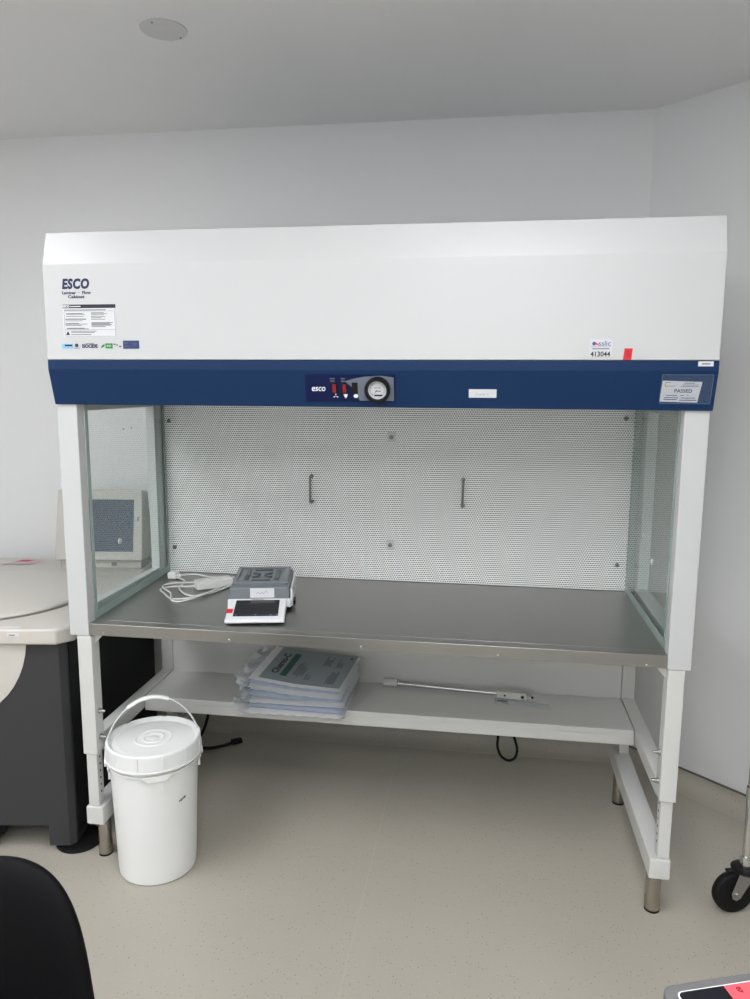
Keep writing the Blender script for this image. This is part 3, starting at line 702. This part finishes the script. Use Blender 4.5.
# ================================================================ STACK OF BAGGED WIPES
SZ = .4256
names = ['lowest, overhanging the front', 'second from the bottom', 'third from the bottom', 'fourth from the bottom', 'fifth from the bottom', 'sixth from the bottom', 'seventh from the bottom', 'directly beneath the printed top bag']
def bag(k, z0, cx, cy, ang, w, d, th, mt, name, lab, slope):
    """soft flat bag: pillow outline with crumples, its left end a gathered film flap"""
    rnd = random.Random(100+k); ph = [rnd.uniform(0, 6.28) for _ in range(8)]
    root = thing('wipe_bag', lab, 'bag', (cx, cy, z0), radians(ang), 'bags of folded wipes stacked on the lower shelf')
    def edge(v, s): return 1+0.012*sin(9*v+ph[s])+0.008*sin(23*v+ph[s+1])
    def lift(x, y): # the pile leans up at the back and the left
        return slope*(y+d/2)*.13+slope*.018*max(0, -x/w)*2
    bm = bmesh.new(); N, Mv = 30, 22; T = bmesh.new(); up = []; dn = []
    for i in range(N+1):
        ru, rd = [], []
        for j in range(Mv+1):
            u, v = i/N*2-1, j/Mv*2-1
            x = u*w/2*edge(v*3, 0); y = v*d/2*edge(u*3, 2)
            e = (1-abs(u)**6)*(1-abs(v)**6)
            wr = .0012*sin(31*x*3+ph[4]+9*y)+.0009*sin(60*y*3+ph[5]+20*x)
            base = lift(x, y)
            # flatten the part beyond the gathered left end
            ru.append(T.verts.new((x, y, base+th*.5+th*.47*e+wr*e)))
            rd.append(T.verts.new((x, y, base+th*.5-th*.47*e)))
        up.append(ru); dn.append(rd)
    for i in range(N):
        for j in range(Mv):
            T.faces.new((up[i][j], up[i+1][j], up[i+1][j+1], up[i][j+1])); T.faces.new((dn[i][j], dn[i][j+1], dn[i+1][j+1], dn[i+1][j]))
    bmesh.ops.remove_doubles(T, verts=T.verts, dist=.0004); bmesh.ops.recalc_face_normals(T, faces=T.faces); merge(bm, T)
    obj('wipes', bm, mt, root, local=True, sharp=60)
    # crumpled film flap at the left end
    def fl(u, v):
        x = -w/2-.050*u*(1+.25*sin(9*v+ph[6])); y = (v*2-1)*d/2*(.97-.10*u)
        z = th*.5+lift(-w/2, y)+u*(.010*sin(17*v+ph[7])+.006*sin(41*v+ph[1]+4*u))+.004*sin(9*u+ph[3])*u
        if k == 0: z = max(z-.006*u, .002)
        return (x, y, max(z, .0015) if k < 2 else z)
    T = bmesh.new(); blob(T, fl, 8, 26); bmesh.ops.solidify(T, geom=T.faces[:], thickness=.0004)
    obj('film_flap', T, M_film, root, local=True, sharp=60, label='crumpled clear film end')
    return root, lift, th
z = SZ+.0012
specs = [(.622, .438, 1, .345, .315, .011, M_bag), (.628, .452, -2, .33, .300, .011, M_bagb), (.620, .462, 2, .335, .295, .010, M_bag), (.634, .466, -3.5, .33, .285, .011, M_bag),
         (.622, .462, 0, .33, .290, .010, M_bagb), (.628, .468, -4, .325, .285, .010, M_bag), (.618, .464, -1, .33, .285, .010, M_bag), (.624, .468, -5, .325, .280, .010, M_bagb)]
for k, (cx, cy, a, w_, d_, th, mt) in enumerate(specs):
    bag(k, z, cx, cy, a, w_, d_, th, mt, 'b', 'folded white and blue wipe bag in the stack, ' + names[k], min(1.0, k*.09))
    z += th*.93+.0006
top, lift, th = bag(9, z, .628, .457, -6, .335, .262, .011, M_bag, 't', 'slate grey printed wipe bag with green stripe, topmost on the shelf stack', .75)
# printed face of the top bag, following its surface
def prt(bm, x0, x1, y0, y1, d, nu=14, nv=10):
    T = bmesh.new()
    blob(T, lambda u, v: (x0+(x1-x0)*u, y0+(y1-y0)*v, lift(x0+(x1-x0)*u, y0+(y1-y0)*v)+th*.97+.0022+d), nu, nv)
    bmesh.ops.solidify(T, geom=T.faces[:], thickness=.0004); merge(bm, T)
b = bmesh.new(); prt(b, -.132, .160, -.122, .122, 0); pf = obj('printed_film', b, M_print, top, local=True, label='slate grey printed film')
b = bmesh.new(); prt(b, -.070, -.046, -.085, .085, .0007, 4, 10); obj('green_stripe', b, M_pgreen, pf, local=True, label='dark green stripe')
b = bmesh.new()
t_ = text_bm('Chemo-C', .036, Matrix.Translation((-.093, .0, 0)) @ Matrix.Rotation(pi/2, 4, 'Z'), bold=.0006, width=.150)
for v in t_.verts: v.co.z = lift(v.co.x, v.co.y)+th*.97+.0030+v.co.z
merge(b, t_)
obj('product_lettering', b, M_dark, pf, local=True)
b = bmesh.new(); rr = random.Random(5)
for x in [(-.028+.0055*i) for i in range(7)]: prt(b, x, x+.002, -.07+rr.uniform(-.01, .01), .0+rr.uniform(-.01, .03), .0007, 1, 6)
for x in [(.020+.0055*i) for i in range(4)]: prt(b, x, x+.0016, -.09, -.09+rr.uniform(.02, .06), .0007, 1, 5)
for x in [(.055+.006*i) for i in range(5)]: prt(b, x, x+.002, .02+rr.uniform(0, .01), .09+rr.uniform(-.02, .01), .0007, 1, 5)
for x in [(.100+.0055*i) for i in range(6)]: prt(b, x, x+.002, -.105+rr.uniform(0, .01), -.03+rr.uniform(-.02, .02), .0007, 1, 6)
for x in [(.105+.006*i) for i in range(4)]: prt(b, x, x+.002, .02, .06+rr.uniform(-.02, .03), .0007, 1, 5)
prt(b, .138, .146, .092, .106, .0007, 1, 1)
obj('small_print', b, mat('slate_ink', (52, 66, 78), .5), pf, local=True)

# ================================================================ ROD ON THE SHELF
rod = thing('steel_rod', 'thin chrome rod with pale plastic ends lying on the lower shelf', 'rod', (1.14, .58, SZ))
A = Vector((.895, .598, SZ+.0145)); B = Vector((1.325, .560, SZ+.0145)); d = (B-A).normalized()
b = tube(bmesh.new(), [A+d*.012, B], .0082, 14, smooth=False); obj('rod_shaft', b, M_chrome, rod)
b = tube(bmesh.new(), [A-d*.004, A, A+d*.018, A+d*.0185, A+d*.048], .0140, 18, smooth=False); obj('end_cap', b, M_cap, rod, label='pale plastic end cap')
b = bmesh.new(); t_ = bmesh.new(); box(t_, 0, .108, -.016, .016, -.012, .013, .004, 2); box(t_, .108, .122, -.008, .006, -.008, .004, .002)
merge(b, t_, Matrix.Translation(B-d*.018) @ Matrix.Rotation(math.atan2(d.y, d.x), 4, 'Z')); cl = obj('plastic_clamp', b, M_cap, rod, label='pale plastic clamp block')
b = bmesh.new(); t_ = bmesh.new(); t_.free(); b.free()
for args in (([(.0035, -.0175), (.0035, -.0162)], (.030, 0, .001), 'y', 12), ([(.0052, -.0190), (.0052, -.0162)], (.092, 0, .001), 'y', 14), ([(.004, .1222), (.004, .130)], (0, -.004, -.002), 'x', 12)):
    t_ = lathe(bmesh.new(), *args); bmesh.ops.transform(t_, matrix=Matrix.Translation(B-d*.018) @ Matrix.Rotation(math.atan2(d.y, d.x), 4, 'Z'), verts=t_.verts); obj('clamp_screw', t_, M_rubber, cl)
b = tube(bmesh.new(), [A+d*.056+Vector((0, 0, .0066)), A+d*.090+Vector((0, 0, .0066))], .0022, 8, smooth=False); obj('black_mark', b, M_rubber, rod)
bg = bmesh.new(); T = bmesh.new()
blob(T, lambda u, v: (1.300+.190*u, .505-.022*u+.045*v, SZ+.0012+.0012*(1+sin(14*u+5*v))*.5), 20, 6); bmesh.ops.solidify(T, geom=T.faces[:], thickness=.0004)
zb = tag(obj('zip_bag', T, M_film), 'clear flat plastic bag lying in front of the chrome rod', 'plastic bag')
b = bmesh.new(); box(b, 1.308, 1.345, .520, .526, SZ+.0032, SZ+.0040); obj('printed_mark', b, M_dark, zb)

# ================================================================ BUCKET
PX, PY = .2290, .058
PS = 1.10
pail = thing('bucket', 'tall white plastic pail with screw lid and upright handle beside the stand leg', 'bucket', (PX, PY, 0))
def ob(n, bm, m, p=pail, **k): return obj(n, bm, m, p, local=True, **k)
b = lathe(bmesh.new(), [(.112, .0005), (.120, .004), (.1215, .02), (.1345, .330), (.1345, .333), (.1405, .334), (.1405, .339), (.1345, .340), (.1345, .352)], seg=72)
ob('pail_body', b, M_pail)
b = lathe(bmesh.new(), [(.1355, .348), (.1465, .348), (.1480, .3505), (.1480, .3535), (.1450, .354), (.1450, .394), (.1430, .399), (.1385, .4005), (.1330, .3985), (.1290, .3900), (.1240, .3885), (.1160, .3915), (.1080, .3905),
    (.0600, .3905), (.0550, .3935), (.0500, .3905), (.0360, .3905), (.0310, .3935), (.0260, .3905), (.0180, .3900), (.0130, .3925), (.0010, .3925)], seg=96, cap=False)
lathe(b, [(.1355, .3525), (.001, .3525)], cap=False)
lid = ob('lid', b, M_pail, label='white screw lid')
for i in range(12):
    t_ = bmesh.new(); box(t_, .1447, .1475, -.0018, .0018, .355, .395, .0006, 1); bmesh.ops.transform(t_, matrix=Matrix.Rotation(2*pi*i/12+.1, 4, 'Z'), verts=t_.verts)
    ob('grip_rib', t_, M_pail, lid)
b = bmesh.new()
for a in (100, 150): t_ = bmesh.new(); box(t_, .1345, .1405, -.008, .008, .4006, .4011); merge(b, t_, Matrix.Rotation(radians(a), 4, 'Z'))
ob('moulded_mark', b, M_greyink, lid)
# hanging ribs / brackets below the rim
for a in (-62, 28, 118, 208):
    b = bmesh.new(); t_ = bmesh.new(); prism(t_, [(-.048, .340), (.048, .340), (.026, .322), (-.026, .322)], 'x', .1346, .1415, .001)
    for y in (-.020, .020): box(t_, .1325, .1395, y-.0015, y+.0015, .296, .323, .0005, 1)
    merge(b, t_, Matrix.Rotation(radians(a), 4, 'Z'))
    ob('rim_bracket', b, M_pail)
HA = radians(27)
RH = .1475
def hp(a, r=RH, hh=.170): # handle arc in its own plane, leaning back a little
    x = r*cos(a); zz = .338+hh*sin(a); y = .020*sin(a)
    return Matrix.Rotation(HA, 4, 'Z') @ Vector((x, y, zz))
b = tube(bmesh.new(), [hp(pi*i/24) for i in range(25)], .0026, 8, 3); hd = ob('handle', b, M_pailh, label='translucent plastic bail handle')
b = tube(bmesh.new(), [hp(radians(a)) for a in (70, 80, 92, 105, 120)], .0105, 14, 4, flat=.5); ob('hand_grip', b, M_pail, hd)
b = bmesh.new()
for s in (0, pi): lathe_t = bmesh.new(); lathe(lathe_t, [(.010, .1362), (.010, .1500)], (0, 0, .336), 'x', 20); merge(b, lathe_t, Matrix.Rotation(HA+s, 4, 'Z'))
ob('handle_lug', b, M_pail)
# small stamped print on the side
def wrap(s, size, ang, zz, width=None):
    t_ = text_bm(s, size, Matrix.Identity(4), bold=.0003, width=width)
    for v in t_.verts:
        x, y, zq = v.co; R = .1275+(.1345-.1275)*((zz-.02)/.31)+.0008+zq-.006*(1-(zz-.02)/.31); a = ang+x/R; hz = zz+y+.25*x
        v.co = (R*cos(a), R*sin(a), hz)
    return t_
ob('stamped_code', wrap('HDPE', .009, radians(-28), .245, .024), M_dark)
b = bmesh.new()
for i in range(7): t_ = bmesh.new(); box(t_, .1290, .1330, -.003, .003, .150+.018*i, .160+.018*i, .0002, 1); merge(b, t_, Matrix.Rotation(radians(188), 4, 'Z'))
ob('side_print', b, M_greyink)

for o_ in [pail]:
    for ch in o_.children_recursive:
        for v in ch.data.vertices: v.co.z *= PS

# ================================================================ CABLES UNDER THE CABINET
c1 = thing('power_cable', 'black power cable curving behind the bucket with its plug on the floor', 'cable', (.15, .86, 0))
obj('cable', tube(bmesh.new(), [(.080, .86, .775), (.088, .87, .50), (.095, .87, .20), (.085, .86, .10), (.060, .83, .03), (.035, .80, .0075), (.075, .80, .0075), (.125, .81, .0075), (.170, .84, .0075), (.196, .862, .010)], .0062, 10), M_rubber, c1)
t_ = bmesh.new(); box(t_, -.002, .045, -.013, .013, -.009, .011, .005, 2); b = bmesh.new(); merge(b, t_, Matrix.Translation((.196, .862, .012)) @ Matrix.Rotation(radians(38), 4, 'Z')); obj('plug', b, M_rubber, c1)
c2 = tag(obj('hanging_cable', tube(bmesh.new(), [(1.305, .80, .775), (1.318, .80, .50), (1.326, .80, .25), (1.324, .80, .16), (1.323, .80, .115), (1.338, .80, .078), (1.366, .80, .060), (1.392, .80, .073), (1.400, .80, .108), (1.392, .80, .145), (1.370, .80, .22), (1.350, .80, .42), (1.345, .80, .775)], .0052, 10), M_rubber),
     'black cable hanging in a loop below the shelf, right of centre', 'cable')

# ================================================================ CENTRIFUGE
FX, FYY, ANG = -.066, .068, radians(8.3)
cen = thing('floor_centrifuge', 'charcoal and putty floor centrifuge with round lid standing left of the cabinet', 'centrifuge', (FX, FYY, 0), ANG)
def ob(n, bm, m, p=cen, **k): return obj(n, bm, m, p, local=True, **k)
W_, D_ = -.78, .925
b = bmesh.new()
def plan(x0, x1, y0, y1, c): return [(x0+c, y0), (x1-c, y0), (x1, y0+c), (x1, y1), (x0, y1), (x0, y0+c)]
# front skirt legs and main body
prism(b, plan(W_, 0, 0, D_, .018), 'z', .092, .7215, .002)
prism(b, [(-.085, .0), (-.018, .0), (0, .018), (0, .20), (-.085, .20)], 'z', .022, .0925, .001)
prism(b, [(-.36, .0), (-.275, .0), (-.275, .20), (-.36, .20)], 'z', .022, .0925, .001)
prism(b, [(W_, .018), (W_+.018, 0), (W_+.085, .0), (W_+.085, .20), (W_, .20)], 'z', .022, .0925, .001)
prism(b, plan(W_, 0, D_-.2, D_, .01), 'z', .022, .0925, .001)
ob('cabinet_body', b, M_cbody, label='charcoal body')
ob('side_panel', box(bmesh.new(), .0003, .003, .030, D_-.01, .05, .718), M_cdark, label='black side panel')
ob('side_latch', box(bmesh.new(), .0033, .009, .10, .13, .58, .66, .002), M_rubber)
# light swoosh panel on the front
pts = [(W_+.03, .7205)]
pts += [(-.118, .7205)]
for k in range(11):
    t = k/10; a = radians(90*t); pts.append((-.118-.19*(1-cos(a))-.03*t, .7205-.245*sin(a)))
pts += [(-.42, .465), (W_+.03, .455)]
ob('front_panel', prism(bmesh.new(), pts, 'y', -.003, -.0003), M_cputty, label='putty front panel with curved edge')
# top slab with chamfered corners
b = bmesh.new(); prism(b, plan(W_-.012, .030, -.024, D_+.02, .045), 'z', .7222, .775, .009, 3)
slab = ob('top_deck', b, M_cputty)
cx, cy, R = -.385, .345, .318
b = lathe(bmesh.new(), [(R+.006, .7752), (R+.006, .7775)], (cx, cy, 0), seg=80); ob('lid_seal', b, mat('dark_lid_seal', (140, 137, 130), .5), slab)
b = lathe(bmesh.new(), [(R-.004, .7778), (R, .780), (R, .786), (R-.006, .792), (R-.04, .798), (R*.5, .802), (.02, .803)], (cx, cy, 0), seg=80); lidc = ob('rotor_lid', b, M_cputty, label='round putty lid')
b = lathe(bmesh.new(), [(.0145, .8032), (.0145, .8045)], (cx-.012, cy-.09, 0), seg=24); ob('lid_window', b, mat('lid_port_dark', (70, 68, 66), .3), lidc)
b = bmesh.new(); box(b, -.215, -.130, -.0155, .000, .7754, .7760); ob('deck_label', b, M_paper, slab)
b = bmesh.new(); box(b, -.165, -.128, -.0262, -.0243, .7520, .7620); lb = ob('front_label', b, M_paper, slab, label='small white front label')
b = bmesh.new(); box(b, -.158, -.140, -.0268, -.0263, .7555, .7580); ob('printing', b, M_dark, slab)
# display head
mb = bmesh.new(); box(mb, -.325, .012, .762, .858, .7755, .8120, .004); mbase = ob('display_base', mb, M_cmon)
b = bmesh.new(); box(b, -.112, -.090, .7600, .7618, .786, .801); ob('badge', b, mat('badge_grey', (110, 108, 104), .5), mbase)
def wedge(y0a, y0b, y1a, y1b, xa, xb, xc, xd, z0, z1):
    t = bmesh.new()
    v = [t.verts.new(p) for p in ((xa, y0a, z0), (xb, y0a, z0), (xb-.006, y0b, z1), (xa+.006, y0b, z1), (xc, y1a, z0), (xd, y1a, z0), (xd-.012, y1b, z1-.012), (xc+.012, y1b, z1-.012))]
    for f in ((0, 1, 2, 3), (5, 4, 7, 6), (1, 5, 6, 2), (4, 0, 3, 7), (3, 2, 6, 7), (4, 5, 1, 0)): t.faces.new([v[i] for i in f])
    bmesh.ops.recalc_face_normals(t, faces=t.faces); bmesh.ops.bevel(t, geom=t.edges[:], offset=.006, segments=3, profile=.5, affect='EDGES'); return t
ZA, ZB = .8125, 1.102; YA, YBb = .742, .800
hsg = ob('display_housing', wedge(YA, YBb, .866, .855, -.342, .022, -.328, .034, ZA, ZB), M_cmon, label='putty wedge-shaped display housing')
def scr(x0, x1, z0, z1, d0, d1):
    def Y(z): return YA+(YBb-YA)*(z-ZA)/(ZB-ZA)
    return prism(bmesh.new(), [(Y(z0)-d0, z0), (Y(z1)-d0, z1), (Y(z1)-d1, z1), (Y(z0)-d1, z0)], 'x', x0, x1)
ob('display_screen', scr(-.288, -.016, .850, 1.062, .0006, .0016), M_screen, hsg, label='dark blue-grey unlit screen')
for x, y in ((-.010, .060), (-.5, .12), (-.74, .06), (-.06, .78), (-.7, .78)):
    b = lathe(bmesh.new(), [(.072, .0), (.075, .004), (.073, .013), (.03, .018), (.015, .0215)], (x, y, 0), seg=48)
    ob('levelling_foot', b, M_rubber)
# leaflet on deck
T = bmesh.new(); blob(T, lambda u, v: (-.775+.115*u+.03*v, .790+.014*u+.070*v, .7770+.003*sin(3.1*u)+.002*v), 8, 6)
bmesh.ops.solidify(T, geom=T.faces[:], thickness=.0005)
lf = tag(obj('leaflet', T, mat('leaflet_paper', (190, 172, 178), .5)), 'small crumpled pink and white leaflet on the centrifuge deck by the wall', 'leaflet')
T = bmesh.new(); blob(T, lambda u, v: (-.740+.05*u+.02*v, .826+.006*u+.030*v, .7788+.003*sin(3.1*(u*.43+.3))+.002*v), 5, 4); bmesh.ops.solidify(T, geom=T.faces[:], thickness=.0004)
obj('pink_print', T, M_pink, lf)

# ================================================================ CHAIR
chair = thing('lab_chair', 'black upholstered lab chair with rounded backrest in the near left corner', 'chair', (.482, -1.30, 0), radians(6))
def ob(n, bm, m, p=chair, **k): return obj(n, bm, m, p, local=True, **k)
b = bmesh.new(); T = bmesh.new(); nU, nV = 40, 20
def back_pt(u, v):
    # superellipse outline in x,z ; pillow thickness in y
    a = 2*pi*u; ph = -pi/2+pi*v
    n = 3.5
    def se(c): return math.copysign(abs(c)**(2/n), c)
    X = .199*se(cos(a))*cos(ph)**.5 if cos(ph) > 1e-6 else 0
    Zz = .235*se(sin(a))*cos(ph)**.5 if cos(ph) > 1e-6 else 0
    X *= 1-.08*(Zz/.235)
    X, Zz = X*cos(.11)-Zz*sin(.11), Zz*cos(.11)+X*sin(.11)
    y = .034*sin(ph)
    return (X, .25+y+.9*X*X*-1+.10*(Zz), .540+Zz)
blob(T, back_pt, nU*2, nV); bmesh.ops.remove_doubles(T, verts=T.verts, dist=.0005); bmesh.ops.recalc_face_normals(T, faces=T.faces); merge(b, T)
ob('backrest', b, M_chair, sharp=80)
T = bmesh.new()
def seat_pt(u, v):
    a = 2*pi*u; ph = -pi/2+pi*v; n = 3
    def se(c): return math.copysign(abs(c)**(2/n), c)
    c = max(cos(ph), 0)**.5
    return (.24*se(cos(a))*c, -.03+.225*se(sin(a))*c, .455+.035*sin(ph))
blob(T, seat_pt, 60, 16); bmesh.ops.remove_doubles(T, verts=T.verts, dist=.0005); bmesh.ops.recalc_face_normals(T, faces=T.faces)
ob('seat', T, M_chair, sharp=80)
ob('back_bracket', tube(bmesh.new(), [(0, .05, .405), (0, .20, .400), (0, .27, .43), (0, .285, .50)], .018, 12, flat=.5), M_blackpl)
ob('gas_column', lathe(bmesh.new(), [(.032, .10), (.032, .25), (.016, .252), (.016, .418)], (0, 0, 0), seg=24), M_blackpl)
for k in range(5):
    a = radians(90+72*k+20); c, s = cos(a), sin(a)
    lg = ob('base_leg', tube(bmesh.new(), [(.03*c, .03*s, .115), (.15*c, .15*s, .10), (.28*c, .28*s, .078)], .017, 10), M_blackpl)
    b = bmesh.new()
    t_ = bmesh.new(); lathe(t_, [(.027, -.022), (.027, -.006)], (0, 0, 0), 'x', 24); lathe(t_, [(.027, .006), (.027, .022)], (0, 0, 0), 'x', 24); lathe(t_, [(.006, .0), (.006, .045)], (0, 0, 0), 'z', 10); lathe(t_, [(.005, -.008), (.005, .008)], (0, 0, 0), 'x', 10)
    merge(b, t_, Matrix.Translation((.28*c, .28*s, .0275)) @ Matrix.Rotation(a, 4, 'Z')); ob('caster', b, M_blackpl, lg)

# ================================================================ WIRE CART WITH CASTERS (right edge)
CX, CY = 2.036, .118
cart = thing('wire_cart', 'chrome wire shelf cart on black casters at the right edge of the picture', 'cart', (CX, CY, 0), radians(-52))
def ob(n, bm, m, p=cart, **k): return obj(n, bm, m, p, local=True, **k)
LX, LY = .60, .40                    # runs away to the right and towards the camera
posts = [(0, 0), (LX, 0), (LX, -LY), (0, -LY)]
cart.rotation_euler = (0, 0, 0); cart.matrix_basis = Matrix.Translation((CX, CY, 0))
LX, LY = .42, .60
posts = [(0, 0), (LX, 0), (LX, -LY), (0, -LY)]
for i, (x, y) in enumerate(posts):
    b = lathe(bmesh.new(), [(.0125, .176), (.0125, 1.45), (.010, 1.455)], (x, y, 0), seg=24)
    po_ = ob('post', b, M_chrome)
    ob('collar', lathe(bmesh.new(), [(.0165, .140), (.0175, .143), (.0175, .166), (.0155, .170), (.0155, .1755)], (x, y, 0), seg=24), M_chrome, po_)
    sa = radians([196, 20, 60, 190][i])       # where the wheel trails to
    c, s = cos(sa), sin(sa); R = Matrix.Translation((x, y, 0)) @ Matrix.Rotation(sa, 4, 'Z')
    wb = bmesh.new(); t_ = bmesh.new()
    lathe(t_, [(.040, -.013), (.056, -.015), (.062, -.010), (.0635, 0), (.062, .010), (.056, .015), (.040, .013)], (.034, 0, .0640), 'y', 48)
    lathe(t_, [(.012, -.017), (.012, .017)], (.034, 0, .0640), 'y', 24); merge(wb, t_, R)
    ca = ob('caster_wheel', wb, M_rubber, label='black rubber caster wheel')
    fb = bmesh.new(); t_ = bmesh.new()
    for sd in (-1, 1):
        prism(t_, [(-.022, .128), (.030, .128), (.050, .070), (.046, .052), (.034, .046), (.022, .052)], 'y', sd*.0195-.0012, sd*.0195+.0012, .0008, 1)
        lathe(t_, [(.008, sd*.0208 if sd > 0 else -.0250), (.008, .0250 if sd > 0 else -.0208)], (.034, 0, .0640), 'y', 6)
    box(t_, -.022, .030, -.0207, .0207, .1275, .1305, .001); merge(fb, t_, R)
    ob('fork', fb, M_bolt, ca, label='grey steel fork')
    ob('bumper', lathe(bmesh.new(), [(.030, .1310), (.040, .1315), (.041, .1345), (.036, .139), (.018, .1398)], (x, y, 0), seg=40), M_blackpl, ca)
    t_ = bmesh.new(); box(t_, .036, .060, -.010, .010, .128, .134, .002); b = bmesh.new(); merge(b, t_, R); ob('brake_pedal', b, M_blackpl, ca)
for z in (.36, .85, 1.35):
    b = bmesh.new(); x0, x1, y0, y1 = .016, LX-.016, -LY+.016, -.016
    for zz in (z, z+.025):
        tube(b, [(x0, y0, zz), (x1, y0, zz), (x1, y1, zz), (x0, y1, zz)], .0030, 8, smooth=False, closed=True)
    for k in range(1, 24):
        yy = y0+(y1-y0)*k/24; tube(b, [(x0, yy, z+.027), (x1, yy, z+.027)], .0016, 6, smooth=False)
    for (x, y) in posts:
        lathe(b, [(.0155, z-.006), (.0148, z+.032)], (x, y, 0), seg=20, cap=False)
    ob('wire_shelf', b, M_chrome)

# ================================================================ DEVICE AT THE LOWER RIGHT
DX, DY, DA = 1.4425, -1.2785, radians(19)
tb = thing('instrument_table', 'small white pedestal table under the grey-framed touchscreen tablet', 'table', (1.60, -1.34, 0), DA)
def ob(n, bm, m, p=tb, **k): return obj(n, bm, m, p, local=True, **k)
ob('tabletop', prism(bmesh.new(), rrect(-.105, .125, -.085, .065, .02), 'z', .862, .880, .002), M_white2)
ob('pole', lathe(bmesh.new(), [(.020, .020), (.020, .8615)], seg=24), M_chrome)
ob('base_plate', lathe(bmesh.new(), [(.17, .0), (.17, .012), (.16, .019), (.02, .0198)], seg=48), M_white2)
dev = thing('touchscreen_tablet', 'grey-framed black tablet with white rim and red tape, cut off at the lower right', 'tablet', (DX, DY, .8803), DA)
def ob(n, bm, m, p=dev, **k): return obj(n, bm, m, p, local=True, **k)
ob('casing', prism(bmesh.new(), rrect(0, .300, -.200, 0, .012), 'z', .0, .0195, .0025), M_gfilm)
b = bmesh.new(); prism(b, rrect(.0115, .2885, -.1885, -.0115, .007), 'z', .0197, .0202); ob('white_rim', b, M_whiteink, label='thin white rim line')
b = bmesh.new(); prism(b, rrect(.0130, .2870, -.1870, -.0130, .006), 'z', .0203, .0207); sc = ob('screen', b, M_black_screen, label='black screen')
b = bmesh.new(); prism(b, [(.0670, -.0135), (.0655, -.050), (.115, -.052), (.116, -.0135)], 'z', .0209, .0212); rt = ob('red_tape', b, mat('coral_tape', (236, 84, 92), .5), label='coral red tape')
b = bmesh.new(); add_text(b, '07', .0075, Matrix.Translation((.0800, -.0215, .0214)) @ Matrix.Rotation(radians(-95), 4, 'Z'), bold=.0002); ob('pen_numbers', b, mat('dark_red_ink', (120, 20, 40), .5), rt)
